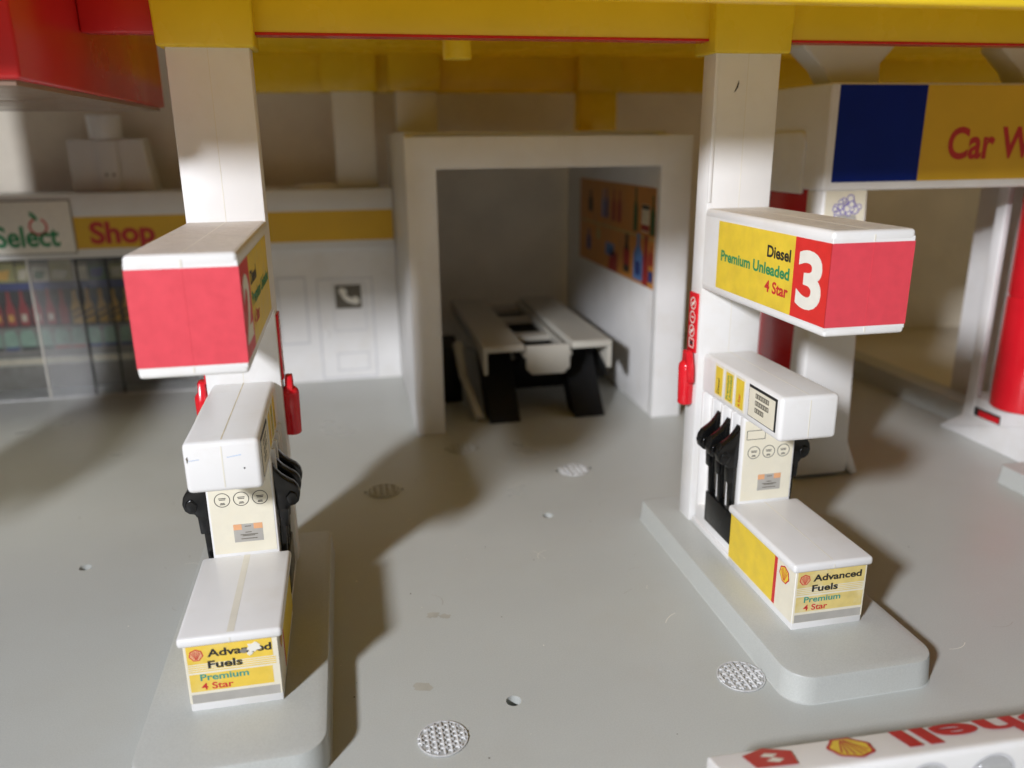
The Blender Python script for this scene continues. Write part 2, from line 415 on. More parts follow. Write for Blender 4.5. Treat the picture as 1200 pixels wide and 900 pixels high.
    for sg in (-1, 1):
        for y in (17.45, 16.90, 16.40, 15.91):
            xs = sorted((cx + sg * .49, cx + sg * .70)); mb.box(xs[0], xs[1], y - .04, y + .04, 1.1, 4.1, W, .012, 1)
    bd = mb.build('body', t)
    fr = front(15.424); mb = MB()
    mb.slab(fr, cx - .60, cx + .60, 2.10, 4.02, -.05, .007, M['cream'])
    x0, x1, z0, z1 = cx - .55, cx - .10, 3.58, 3.80
    for q in ((x0, x1, z0, z0 + .012), (x0, x1, z1 - .012, z1), (x0, x0 + .012, z0, z1), (x1 - .012, x1, z0, z1)): mb.slab(fr, *q, 0, .010, M['ink'])
    for k in (-1, 0, 1):
        a = cx + .01 + k * .36; mb.ring(fr, a, 3.27, .145, .014, .010, M['ink'])
        for j, w in ((.03, .07), (.0, .06), (-.075, .04), (-.10, .05)): mb.slab(fr, a - w, a + w, 3.27 + j, 3.285 + j, 0, .010, M['ink'])
    mb.slab(fr, cx - .20, cx + .36, 2.33, 2.72, 0, .010, M['stgrey'])
    mb.slab(fr, cx - .20, cx - .04, 2.60, 2.72, 0, .012, M['orange']); mb.slab(fr, cx + .19, cx + .36, 2.60, 2.72, 0, .012, M['orange'])
    for z, a, b in ((2.66, .02, .14), (2.53, .02, .14), (2.48, -.08, .26), (2.455, -.04, .20), (2.39, -.07, .24)): mb.slab(fr, cx + a, cx + b, z, z + .014, 0, .014, M['phone'])
    mb.build('body_sticker', bd)
    for sg in (-1, 1):
        for y in (16.66, 16.16, 15.66): nozzle(cx, y, sg).build('nozzle', t)
        mb = MB(); xs = sorted((cx + sg * .52, cx + sg * .80)); mb.box(xs[0], xs[1], 15.40, 16.78, 1.02, 1.80, BK, .03, 2)
        mb.build('hose_holder', t)
    # low cabinet in front
    mb = MB(); mb.box(cx - .775, cx + .775, 12.64, 15.44, H0 - .005, 1.88, W, .025, 2); cb = mb.build('cabinet', t)
    mb = MB(); mb.box(cx - .865, cx + .865, 12.58, 15.45, 1.855, 2.044, W, .07, 4)
    mb.box(cx - (.05 if strong else .008), cx + (.07 if strong else .012), 12.66, 15.4, 2.03, 2.0465, M['glue']); mb.box(cx - .01, cx + .01, 12.575, 12.6, 1.9, 1.98, M['glue']); mb.build('lid', cb)
    fr = front(12.64); yl = M['vivid'] if strong else M['faded']; mb = MB()
    l = cx - .765; r = cx + .765
    mb.slab(fr, l, r, .72, 1.86, -.02, .008, M['cream'])
    mb.slab(fr, l + .03, r - .03, .725, .90, 0, .010, M['stgrey'])
    mb.slab(fr, l + .03, r - .03 - (.09 if strong else 0), .955, 1.30, 0, .010, yl)
    mb.slab(fr, l + .03, r - .03 - (.06 if strong else 0), 1.50, 1.86, 0, .010, yl)
    for z in (1.34, 1.38, 1.42, 1.46): mb.slab(fr, l + .03, r - .05, z, z + .018, 0, .010, yl)
    mb.text(fr, 'Advanced', cx - .40, cx + .66, 1.62, .15, .013, M['ink'], .03)
    mb.text(fr, 'Fuels', cx - .41, cx + .16, 1.395, .15, .013, M['ink'], .03)
    mb.text(fr, 'Premium', cx - .56, cx + .24, 1.165, .13, .013, M['inkteal'], .02)
    mb.text(fr, '4 Star', cx - .56, cx - .03, .985, .13, .013, M['inkred'], .02)
    scallop(mb, fr, cx - .58, 1.67, .115, .012, M['orange'], M['inkred'])
    if strong:  # scuffed spot where the paper is torn
        P = blot(cx + .37, 1.72, .10, 3); mb.prism(fr, P, .008, .018, M['paper'])
        mb.prism(fr, blot(cx + .20, 1.66, .05, 5), .008, .02, M['pgreyish']); mb.prism(fr, blot(cx + .30, 1.60, .045, 8), .008, .022, M['paper'])
    mb.build('front_label', cb)
    for sg, fr in ((-1, leftf(cx - .775)), (1, rightf(cx + .775))):
        f = (lambda y: -y) if sg < 0 else (lambda y: y); mb = MB()
        a, b = sorted((f(15.42), f(12.66))); mb.slab(fr, a, b, .72, 1.86, -.02, .008, M['cream'])
        a, b = sorted((f(15.42), f(13.44))); mb.slab(fr, a, b, .75, 1.86, 0, .011, M['styel'])
        a, b = sorted((f(13.438), f(13.33))); mb.slab(fr, a, b, .75, 1.86, 0, .011, M['inkred'])
        scallop(mb, fr, f(13.04), 1.58, .185, .013, M['styel'], M['inkred'])
        mb.build('side_label', cb)
    return t
pump(CR, '3', 'white fuel pump at the right with the white number 3 on its sign', False, True)
pump(CL, '2', 'white fuel pump at the left with plain red sign end and scuffed label', True, False)
pump(CL - SP, '1', 'white fuel pump beyond the left edge, seen only by its shadow', False, False)

def extinguisher(cx, sg, label):
    x = cx + sg * .785
    t = thing('fire_extinguisher', (x, 18.0, 3.6), label, 'fire extinguisher', 'red fire extinguishers on the pump posts')
    fr = Frame((x, 18.0, 0), (0, sg, 0), (0, 0, 1), (sg, 0, 0)); mb = MB()
    mb.slab(fr, -.24, .22, 5.0, 6.46, -.005, .05, M['redbright'], .01)
    for k, z in enumerate((6.2, 5.86, 5.52)):
        mb.ring(fr, 0, z, .14, .028, .054, M['paper'], 20)
        mb.slab(fr, -.07, .07, z - .015, z + .015, .05, .054, M['paper'])
        if k != 1: mb.prism(fr, [(-.09, z - .05), (-.05, z - .08), (.09, z + .05), (.05, z + .08)], .05, .055, M['paper'])
    for q in ((-.14, .14, 5.10, 5.125), (-.14, .14, 5.31, 5.335), (-.14, -.115, 5.10, 5.33), (.115, .14, 5.10, 5.33)): mb.slab(fr, *q, .05, .054, M['paper'])
    mb.slab(fr, -.08, .08, 5.17, 5.27, .05, .054, M['ink'])
    mb.build('instruction_plate', t)
    mb = MB(); mb.cyl(fr(0, 3.66, .13), fr(0, 4.62, .13), .19, .205, M['redbright'], 24, .04); mb.ball(fr(0, 4.62, .13), .205, M['redbright'], .9)
    mb.build('cylinder', t)
    mb = MB(); mb.prism(fr, [(-.17, 4.7), (.14, 4.7), (.20, 4.5), (.27, 4.25), (.33, 4.27), (.30, 4.62), (.16, 5.04), (-.12, 5.04)], .05, .22, M['redbright'], .04)
    mb.build('handle', t)
extinguisher(CR, -1, 'red fire extinguisher with printed plate on the post of the pump numbered 3')
extinguisher(CL, 1, 'red fire extinguisher on the right side of the left pump post')
extinguisher(CL, -1, 'red fire extinguisher half hidden on the left side of the left pump post')

# ------------------------------------------------------------------ canopy
cp = thing('canopy', (4, 20, 11.9), 'long yellow canopy over the pumps with caps on its posts', 'canopy')
XR = 38.0
mb = MB(); mb.box(-4.66, XR, 12.3, 38, 13.5, 14.3, Y); mb.build('deck', cp)
mb = MB(); mb.box(-6.7, XR, 12.0, 12.35, 11.95, 14.6, Y, .06, 3); mb.build('front_lip', cp)
mb = MB(); mb.box(-3.3, XR, 17.8, 18.2, 12.10, 13.6, Y, .02, 2); mb.build('front_beam', cp)
mb = MB(); mb.box(-3.3, XR, 17.78, 18.22, 12.055, 12.11, M['red'], .01, 1); mb.build('trim_strip', cp)
mb = MB(); mb.box(-4.69, -3.34, 17.8, 18.2, 12.06, 13.6, M['red'], .04, 3); mb.build('end_beam', cp, label='red end piece of the front beam')
for c in (CL, CR):
    mb = MB(); mb.box(c - .90, c + .90, 17.46, 18.55, 11.80, 13.55, Y, .05, 3, top=(-.06, .03, -.05, 0)); mb.build('post_cap', cp)
mb = MB(); mb.box(-4.66, XR, 36.3, 36.8, 12.02, 13.55, Y, .03, 2); mb.build('rear_beam', cp)
for x0, x1 in ((-.62, 1.62), (2.1, 4.25), (10.25, 12.15)):
    mb = MB(); mb.box(x0, x1, 35.7, 36.9, 12.03, 13.55, Y, .05, 2); mb.build('post_cap', cp)
mb = MB(); mb.cyl((3.0, 21.5, 11.98), (3.0, 21.5, 13.6), .36, .36, Y, 28, .02); mb.build('peg', cp)
def rear_post(x0, x1, y0, z0, m, label):
    mb = MB(); mb.box(x0, x1, y0, y0 + .9, z0, 12.2, m, .04, 2); tag(mb.build('canopy_post', origin=((x0 + x1) / 2, y0, z0)), label, 'post', 'rear posts of the canopy')
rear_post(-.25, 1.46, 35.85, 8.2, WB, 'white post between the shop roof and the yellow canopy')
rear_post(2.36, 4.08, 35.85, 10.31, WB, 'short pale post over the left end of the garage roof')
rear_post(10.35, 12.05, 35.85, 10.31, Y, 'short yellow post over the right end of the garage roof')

# red housing hanging at the upper left
rh = thing('ramp_housing', (-9.8, 19.6, 10.9), 'large glossy red box hanging at the upper left above the shop', 'red box')
mb = MB(); mb.box(-15.8, -4.7, 14.3, 25, 10.98, 17, M['red'], .06, 3); mb.build('shell', rh)
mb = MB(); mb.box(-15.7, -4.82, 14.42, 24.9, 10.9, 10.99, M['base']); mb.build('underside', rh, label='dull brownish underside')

# ------------------------------------------------------------------ shop
sh = thing('shop', (-6, 36.5, 0), 'low white shop with yellow band and display windows at the back left', 'shop')
YF = 34.7
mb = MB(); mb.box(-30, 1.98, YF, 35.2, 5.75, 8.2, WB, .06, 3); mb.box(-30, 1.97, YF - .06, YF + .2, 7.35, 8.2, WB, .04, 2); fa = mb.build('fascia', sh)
mb = MB(); mb.slab(front(YF), -10.46, 1.93, 6.10, 7.34, -.02, .012, M['styelb'])
mb.text(front(YF), 'Shop', -9.90, -7.50, 6.28, .86, .02, M['lettersred'], .035); mb.build('name_band', fa)
mb = MB(); mb.box(-30, 1.95, 35.2, 38.6, 7.8, 8.15, WB, .05, 2); mb.build('roof', sh)
mb = MB(); mb.box(-4.3, 1.98, 34.9, 35.2, 0, 5.76, W); mb.box(1.66, 1.98, 35.2, 38.6, 0, 7.9, W); wl = mb.build('wall', sh)
def outline(fr, a0, a1, b0, b1, w, m):
    mb = MB()
    for q in ((a0, a1, b0, b0 + w), (a0, a1, b1 - w, b1), (a0, a0 + w, b0 + w, b1 - w), (a1 - w, a1, b0 + w, b1 - w)): mb.slab(fr, *q, -.02, .02, m)
    return mb
F = front(34.9)
dr = outline(F, -1.42, .95, .08, 4.5, .055, M['groove'])
for q in ((-.95, .45, 2.55, 2.6), (-.95, .45, .75, .8)): pass
for w in ((-.75, .62, .42, 1.22),):
    a0, a1, b0, b1 = w
    for q in ((a0, a1, b0, b0 + .04), (a0, a1, b1 - .04, b1), (a0, a0 + .04, b0, b1), (a1 - .04, a1, b0, b1)): dr.slab(F, *q, -.02, .02, M['groove'])
for w in ((-.78, .60, 2.2, 4.3),):
    a0, a1, b0, b1 = w
    for q in ((a0, a1, b0, b0 + .03), (a0, a1, b1 - .03, b1), (a0, a0 + .03, b0, b1), (a1 - .03, a1, b0, b1)): dr.slab(F, *q, -.02, .012, M['groove'])
d = dr.build('door', sh)
mb = MB(); mb.box(-1.15, -1.0, 34.84, 34.9, 1.95, 2.25, W, .02, 2); mb.build('handle', d)
outline(F, -3.05, -1.85, 1.72, 4.62, .06, M['groove']).build('window_frame', sh)
mb = MB(); mb.slab(F, -.66, .43, 3.19, 4.19, -.02, .03, M['phone'])
hs = []   # telephone handset: thick curve from upper left to lower right with two ends
for t_ in range(13):
    g = R(180 + 90 * t_ / 12); hs.append((.22 + .62 * math.cos(g), 3.98 + .60 * math.sin(g)))
for t_ in range(13):
    g = R(270 - 90 * t_ / 12); hs.append((.22 + .42 * math.cos(g), 3.98 + .38 * math.sin(g)))
mb.prism(F, [(p - .06, q) for p, q in hs], .02, .036, M['paper'])
mb.prism(F, [(-.50, 3.84), (-.50, 4.04), (-.40, 4.10), (-.20, 4.02), (-.16, 3.86), (-.26, 3.80)], .02, .037, M['paper'])
mb.prism(F, [(.06, 3.36), (.28, 3.36), (.36, 3.46), (.28, 3.66), (.12, 3.70), (.04, 3.60)], .02, .037, M['paper'])
mb.build('telephone_sign', sh)
# display window with printed shelves behind clear panes
mb = MB(); mb.box(-30, -4.3, 36.4, 36.6, 0, 5.8, M['pgreyish']); mb.box(-30, -4.3, 35.0, 36.4, .001, .02, M['grey'])
Fd = front(36.4)
mb.slab(Fd, -30, -4.35, 1.1, 5.75, -.05, .006, M['pgreyish'])
mb.slab(Fd, -30, -4.35, 4.55, 5.75, 0, .010, M['pdark']); mb.slab(Fd, -30, -4.35, 4.30, 4.62, 0, .012, M['pblue'])
mb.slab(Fd, -30, -4.35, 2.75, 4.30, 0, .010, M['pdark']); mb.slab(Fd, -30, -4.35, 1.75, 2.70, 0, .010, M['pgreyish']); mb.slab(Fd, -30, -4.35, 1.12, 1.42, 0, .012, M['pcream'])
x = -20.0; k = 0
while x < -4.6:
    w = .42 + .05 * random.random()
    c = M['pred'] if (x < -11.9) else M['pgold']
    h = 4.2 + .15 * random.random()
    mb.poly(Fd, [(x, 2.82), (x + w * .85, 2.82), (x + w * .85, 3.5), (x + w * .6, 3.85), (x + w * .55, h), (x + w * .3, h), (x + w * .25, 3.85), (x, 3.5)], .016, c)
    if c is M['pgold']:
        for q in (3.0, 3.25): mb.poly(Fd, [(x, q), (x + w * .85, q + .18), (x + w * .85, q + .26), (x, q + .08)], .019, M['pdark'])
    else: mb.poly(Fd, [(x + .08, 3.0), (x + w * .6, 3.0), (x + w * .6, 3.3), (x + .08, 3.3)], .019, random.choice((M['pgold'], M['pcream'], M['pred'])))
    x += w + .06; k += 1
x = -20.0
while x < -4.6:
    w = .5 + .1 * random.random(); mb.poly(Fd, [(x, 1.78), (x + w, 1.78), (x + w, 2.4), (x + w * .8, 2.62), (x + w * .2, 2.62), (x, 2.4)], .016, random.choice((M['pjar'], M['pjar'], M['pcream'])))
    mb.slab(Fd, x, x + w, 1.78, 1.92, 0, .018, random.choice((M['pred'], M['pblue'], M['pdark']))); x += w + .09
x = -20.0
while x < -4.6:
    w = .45 + .4 * random.random(); zt = 5.3 + .35 * random.random(); c = random.choice((M['pgreen'], M['polive'], M['polive'], M['pgreen'], M['pcream']))
    mb.slab(Fd, x, x + w, 4.64, zt, 0, .016, c); c2 = random.choice((M['pcream'], M['pgold'], M['pgreen'], M['pblue']))
    mb.prism(Fd, [(x + .05, 4.75), (x + w * .6, 4.72), (x + w * .8, 5.0 + .2 * random.random()), (x + .1, 5.1)], .01, .019, c2)
    mb.slab(Fd, x, x + w, zt - .12, zt - .05, 0, .018, M['pred'] if random.random() < .4 else M['pdark']); x += w + .05
mb.build('shelf_display', sh)
for x0, x1 in ((-20, -12.47), (-12.40, -10.72), (-10.66, -9.6), (-9.55, -4.35)):
    mb = MB(); mb.box(x0, x1, 34.95, 34.99, .03, 5.75, M['glare'] if x0 < -10.7 and x0 > -13 else M['clear']); mb.build('window_pane', sh)
for x0, m_ in ((-12.46, M['paper']), (-10.71, M['pdark']), (-9.595, M['pdark'])):
    mb = MB(); mb.box(x0, x0 + .05, 34.90, 35.05, .02, 5.75, m_); mb.build('window_bar', sh)
mb = MB(); mb.box(-20, -4.3, 34.8, 35.05, 0, .05, M['greylt'], .01, 1); mb.build('window_sill', sh)
# name board on the fascia
bo = MB(); FB = front(YF - .08)
bo.slab(FB, -15.6, -10.42, 5.95, 8.02, -.06, .02, M['paper'], .01)
for q in ((-15.6, -10.42, 5.95, 5.99), (-15.6, -10.42, 7.98, 8.02), (-10.46, -10.42, 5.99, 7.98)): bo.slab(FB, *q, 0, .026, M['phone'])
bo.text(FB, 'Select', -13.28, -10.98, 6.25, .80, .03, M['inkgreen'], .025)
bo.ring(FB, -11.68, 7.02, .30, .075, .03, M['inkred'], 24, t0=.30, t1=1.18)
bo.prism(FB, [(-11.92, 7.44), (-11.72, 7.24), (-11.66, 7.30), (-11.72, 7.46), (-11.92, 7.62)], .02, .032, M['inkgreen'])
tag(bo.build('shop_sign', origin=(-13, YF, 5.95)), 'cream board with green word Select and apple outline on the shop front', 'sign')
# things on the shop roof
def roof_unit():
    t = thing('roof_unit', (-9.3, 37.2, 8.16), 'square pale unit with three panels on the shop roof under the red box', 'roof unit')
    mb = MB(); mb.box(-10.9, -7.75, 36.9, 38.3, 8.15, 10.25, WB, .06, 3, top=(.0, -.25, .05, 0)); mb.build('housing', t)
    mb = MB(); mb.box(-9.75, -8.98, 36.78, 36.92, 8.16, 10.22, WB, .04, 2)
    for a in (-9.5, -9.22): mb.disc(front(36.78), a, 8.85, .06, .004, M['phone'], 12)
    mb.build('panel', t)
    mb = MB(); mb.cyl((-9.5, 37.5, 10.2), (-9.5, 37.5, 11.2), .62, .66, WB, 28, .03); mb.build('collar', t)
roof_unit()
mb = MB(); mb.cyl((-1.1, 36.4, 8.15), (-1.1, 36.4, 8.30), .95, .9, WB, 32, .04); tag(mb.build('roof_vent', origin=(-1.1, 36.4, 8.15)), 'low round disc on the shop roof beside the white post', 'roof vent')

# ------------------------------------------------------------------ garage
ga = thing('garage', (6.9, 33, 0), 'white open-fronted garage bay at the back with a car lift inside', 'garage')
mb = MB(); GX0, GX1, GX2, GX3 = 1.98, 2.98, 10.745, 11.87
fp = [(GX0, 0), (GX1, 0), (GX1, 9.15), (GX2, 9.15), (GX2, 0), (GX3, 0), (GX3, 10.17), (GX0, 10.17)]
mb.prism(front(27.0), fp, -.34, 0, W, .04, 2); mb.build('front_frame', ga)
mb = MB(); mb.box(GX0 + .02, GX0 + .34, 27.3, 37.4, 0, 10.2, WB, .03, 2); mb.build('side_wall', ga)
mb = MB(); mb.box(10.76, 11.1, 27.3, 39.2, 0, 10.2, W, .03, 2); rw = mb.build('side_wall', ga)
mb = MB(); mb.box(GX0 + .03, 11.08, 27.6, 38.6, 10.2, 10.32, WB); mb.build('roof', ga)
po = MB(); PF = leftf(10.757)
po.slab(PF, -36.9, -27.38, 4.78, 8.38, -.02, .012, M['wood'])
def pp(y, z, pts, m, c=.018): po.poly(PF, [(-y + a, z + b) for a, b in pts], c, m)
def bottle(y, z, w, h, m, neck=.35): pp(y, z, [(-w, 0), (w, 0), (w, h * .55), (w * neck, h * .75), (w * neck, h), (-w * neck, h), (-w * neck, h * .75), (-w, h * .55)], m)
def blk(y, z, w, h, m, c=.018): pp(y, z, [(-w, 0), (w, 0), (w, h), (-w, h)], m, c)
bottle(35.2, 7.0, .3, .9, M['pdark']); bottle(33.4, 6.9, .16, 1.15, M['psky']); bottle(32.9, 6.9, .2, 1.2, M['pblue']); bottle(32.0, 6.85, .22, 1.25, M['pred']); bottle(31.3, 6.85, .22, 1.25, M['pred'])
bottle(29.4, 6.7, .22, 1.6, M['pgreen']); blk(28.35, 6.75, .40, 1.0, M['pcream']); blk(28.35, 6.8, .40, .22, M['pred'], .022); blk(28.35, 7.58, .38, .14, M['pdark'], .022); bottle(27.62, 6.7, .22, 1.4, M['pgreen'])
bottle(35.4, 5.3, .3, .9, M['pblue']); bottle(34.0, 5.9, .22, .6, M['polive']); blk(32.4, 5.4, .55, .5, M['psky']); pp(32.0, 4.8, [(-.6, 0), (.6, 0), (.6, .75), (-.3, .85)], M['pred'])
bottle(30.3, 5.0, .35, 1.5, M['pdark'], .5); blk(30.3, 5.3, .36, .6, M['pred'], .022); bottle(29.0, 4.9, .5, 1.75, M['psky'], .3); blk(29.0, 5.1, .25, .5, M['pblue'], .022); bottle(28.2, 4.8, .28, 1.85, M['pred'], .6)
blk(27.66, 5.0, .22, .4, M['pblue']); bottle(27.66, 5.6, .2, .75, M['pred'])
for z in (6.52,): po.slab(PF, -36.8, -27.4, z, z + .06, 0, .016, M['polive'])
po.build('product_poster', rw, label='orange poster of bottles and cans')

li = thing('car_lift', (7, 31, 0), 'cream car lift with two tracks on black arms inside the garage', 'car lift')
LG = M['liftgrey']
def track(x0, x1, side):
    mb = MB(); mb.box(x0, x1, 27.8, 37.0, 2.66, 2.9, LG, .03, 2)
    mb.box(x0 + .06, x1 - .06, 27.95, 36.9, 2.89, 2.915, LG, .01, 1)
    a = x0 if side < 0 else x1
    pts = [(-27.82, 2.8), (-27.82, 1.85), (-27.95, 1.80), (-29.4, 2.35), (-37, 2.35), (-37, 2.8)]
    mb.prism(Frame((a, 0, 0), (0, -1, 0), (0, 0, 1), (-1, 0, 0)), pts, -.02 if side < 0 else .0, -.16 if side < 0 else .14, LG, .02)
    mb.build('track', li)
track(4.54, 6.08, -1); track(7.85, 9.40, 1)
mb = MB()
for y0, y1 in ((27.85, 28.7), (30.4, 31.2), (33.6, 34.4), (36.4, 37)): mb.box(6.06, 7.87, y0, y1, 2.38, 2.58, LG, .02, 2)
for a in (6.1, 7.65): mb.box(a, a + .12, 27.9, 37, 2.38, 2.70, LG, .02, 1)
mb.build('cross_panel', li)
mb = MB(); mb.prism(front(27.78), [(6.13, 2.86), (6.13, 1.98), (6.35, 1.76), (7.56, 1.76), (7.78, 1.98), (7.78, 2.86)], -.14, .02, LG, .03); mb.build('front_flap', li)
for x0 in (4.72, 7.98):
    mb = MB(); mb.prism(Frame((x0, 0, 0), (0, -1, 0), (0, 0, 1), (-1, 0, 0)), [(-27.62, .02), (-28.7, .02), (-31.4, 2.6), (-29.9, 2.6)], 0, -1.15, BM, .012, 1); mb.build('arm', li)
mb = MB(); mb.box(5.2, 9.2, 30.2, 30.7, .5, 1.6, BM, .03); mb.box(6.05, 7.88, 28.4, 36.6, 2.0, 2.28, BM); mb.build('cross_bar_and_dark_backing', li)  # long black box is added below the panel openings to imitate their shade
mb = MB(); mb.box(3.35, 4.1, 30.5, 32.6, .02, 2.3, BM, .06); mb.build('side_block', li)
mb = MB(); mb.box(9.5, 9.95, 30.0, 31.2, .8, 1.9, BM, .05); mb.build('side_block', li)
mb = MB(); mb.cyl((4.38, 27.95, .16), (4.05, 29.6, 1.3), .16, .16, LG, 18, .05); mb.cyl((4.05, 29.6, 1.3), (4.0, 30.6, 2.4), .17, .22, LG, 18); mb.ball((4.05, 29.6, 1.3), .17, LG); mb.build('lever', li)

# ------------------------------------------------------------------ car wash
cw = thing('car_wash', (17, 23, 0), 'white car wash with blue and yellow sign and red rollers at the right', 'car wash')
mb = MB(); mb.box(12.85, 27, 20.5, 26.0, 8.6, 11.42, W, .08, 3); hb = mb.build('header', cw)
mb = MB(); fr = front(20.5)
mb.slab(fr, 13.09, 15.728, 8.835, 11.36, -.02, .012, M['blue']); mb.slab(fr, 15.728, 26.9, 8.835, 11.36, -.02, .012, M['styelb'])
mb.text(fr, 'Car Wash', 16.57, 20.55, 9.40, .86, .018, M['lettersred'], .03); mb.build('sign_panel', hb)
# left column with the arched recess in its side
mb = MB(); mb.box(12.82, 14.60, 20.5, 21.35, .12, 8.62, W, .08, 3, top=(.08, -.32, 0, 0)); col = mb.build('column', cw)
mb = MB(); mb.box(12.86, 13.3, 23.45, 26, .12, 8.62, W, .05, 2); mb.build('column', cw)
mb = MB(); P = [(-23.35, 8.48), (-21.5, 8.48), (-21.5, 9.95)]
P += [(-21.75 + .25 * math.cos(R(q)), 9.95 + .25 * math.sin(R(q))) for q in (15, 45, 75)] + [(-23.1 + .25 * math.cos(R(q)), 9.95 + .25 * math.sin(R(q))) for q in (105, 135, 165)] + [(-23.35, 9.95)]
mb.prism(leftf(12.85), P, -.05, .10, W, .04, 3); mb.build('arched_panel', hb)
mb = MB(); mb.prism(front(20.6), [(14.2, 1.1), (14.55, 1.2), (15.02, .1), (14.98, .02), (14.80, .02)], -.30, .05, W, .04); mb.build('foot', cw)
def roller(x, y, r, z0, z1):
    mb = MB(); mb.cyl((x, y, z0), (x, y, 5.15), r, r, M['redbright'], 40, .04); mb.cyl((x, y, 5.22), (x, y, z1), r, r, M['redbright'], 40, .04); mb.cyl((x, y, 5.0), (x, y, 5.4), r * .965, r * .965, M['redbright'], 40); mb.build('roller', cw)
mb = MB(); mb.box(12.93, 13.2, 21.3, 23.5, .2, 8.6, M['red'], .02); mb.build('red_side_panel', cw)
roller(21.15, 21.1, .92, 1.55, 8.6)
mb = MB()
fr = front(20.49); x0, x1 = 12.98, 14.20
mb.slab(fr, x0, x1, 6.7, 8.60, -.05, .006, M['cream'])
rr = random.Random(5)
for k in range(30):
    a = x0 + .62 + rr.gauss(0, .20); b = 8.16 + rr.gauss(0, .15)
    if ((a - x0 - .62) / .45) ** 2 + ((b - 8.15) / .34) ** 2 < 1 and b > 7.95 - .2 * abs(a - x0 - .62):
        q_ = .065 + .04 * rr.random(); mb.disc(fr, a, b, q_, .012 + .0012 * k, M['paper'], 14); mb.ring(fr, a, b, q_, .026, .0126 + .0012 * k, M['purple'], 14)
mb.poly(fr, [(x0 + .20, 7.72), (x0 + .36, 7.93), (x0 + .92, 7.95), (x0 + 1.0, 7.78), (x0 + 1.12, 7.74), (x0 + 1.12, 7.68), (x0 + .1, 7.66)], .03, M['stgrey'])
mb.poly(fr, [(x0 + .42, 7.70), (x0 + .5, 7.80), (x0 + .8, 7.81), (x0 + .86, 7.70)], .034, M['phone'])
mb.build('wash_sticker', col)
# right tower
mb = MB(); mb.box(20.50, 20.74, 22.35, 22.78, .9, 8.62, W, .05, 3); mb.build('tower_post', cw)
mb = MB(); mb.prism(leftf(20.55), [(-23.85, 0), (-23.85, .06), (-22.9, .75), (-22.85, 1.55), (-19.2, 1.55), (-19.2, 0)], -2.0, .0, W, .05, 2)
mb.slab(leftf(20.55), -22.35, -21.2, .92, 1.22, -.05, .006, M['pdark']); mb.slab(leftf(20.55), -22.15, -21.25, .94, 1.14, -.05, .010, M['redbright']); mb.build('tower_base', cw)
mb = MB(); mb.box(22.65, 22.95, 19.3, 26, 0, 8.62, W); mb.build('side_wall', cw)
# flared brackets between car wash roof and canopy
def bracket(x0, label):
    mb = MB(); mb.prism(front(21.8), [(x0 + .25, 11.42), (x0 + 1.72, 11.42), (x0 + 1.68, 12.0), (x0 + 2.15, 12.52), (x0 + 2.15, 12.75), (x0 - .75, 12.75), (x0 - .75, 12.42), (x0 - .05, 11.85)], -.9, 0, WB, .05, 2)
    mb.box(x0 - .75, x0 + 2.15, 21.8, 22.7, 12.74, 13.52, WB, .03, 2)
    tag(mb.build('roof_bracket', origin=(x0 + .9, 22.3, 11.42)), label, 'bracket', 'flared white brackets on the car wash roof')
bracket(13.4, 'flared white bracket on the car wash roof above the blue panel')
bracket(19.75, 'flared white bracket above the car wash sign at the right edge of the picture')

# ------------------------------------------------------------------ lettered block in the near right corner
lb = thing('lettered_block', (8, 8.4, 0), 'white block with upside-down red lettering and shell emblem in the near right corner', 'block')
ang = R(-2.0); c_, s_ = math.cos(ang), math.sin(ang)
def rot_xy(x, y): return (4.74 + (x - 4.74) * c_ - (y - 9.13) * s_, 9.13 + (x - 4.74) * s_ + (y - 9.13) * c_)
class TF(Frame): pass
u = Vector((c_, s_, 0)); v = Vector((-s_, c_, 0))
BF = Frame((4.74, 9.13, 0), u, v, (0, 0, 1))       # a along the block, b away from the viewer, c up
def bslab(mb, a0, a1, b0, b1, c0, c1, m, bev): mb.prism(BF, [(a0, b0), (a1, b0), (a1, b1), (a0, b1)], c0, c1, m, bev, 3); return mb
mb = MB(); sec = [(0, 0), (0, 1.17), (-.03, 1.21), (-.72, 1.44), (-.79, 1.44), (-.83, 1.38), (-.83, 0)]
mb.prism(Frame(BF(0, 0, 0), v, (0, 0, 1), u), [(p, q) for p, q in sec], 0, 9, W, .03, 3); mb.build('body', lb)
nv = Vector((0, 0, 0)); vt = (-v * .72 + Vector((0, 0, .24))).normalized(); nt_ = (-u).cross(vt).normalized()
TFm = Frame(BF(0, 0, 1.203) + nt_ * .012, -u, vt, nt_)      # text is read from the far side
mb = MB()
mb.text(TFm, 'Shell', -5.75, -2.90, .07, .56, .004, M['lettersred'], .03)
mb.build('lettering', lb)
mb = MB(); scallop(mb, TFm, -2.08, .36, .335, .004, M['styel'], M['lettersred'])
mb.build('shell_emblem', lb)
mb = MB(); mb.poly(TFm, [(-1.22, .24), (-.86, .04), (-.46, .20), (-.50, .62), (-1.12, .66)], .004, M['lettersred'])
mb.poly(TFm, [(-.98, .28), (-.80, .22), (-.70, .30), (-.86, .38), (-.72, .46), (-.88, .54), (-1.0, .46), (-.86, .36)], .008, M['paper'])
mb.build('diamond_emblem', lb)
LF = Frame(BF(0, -.83, 0), u, (0, 0, 1), -v)
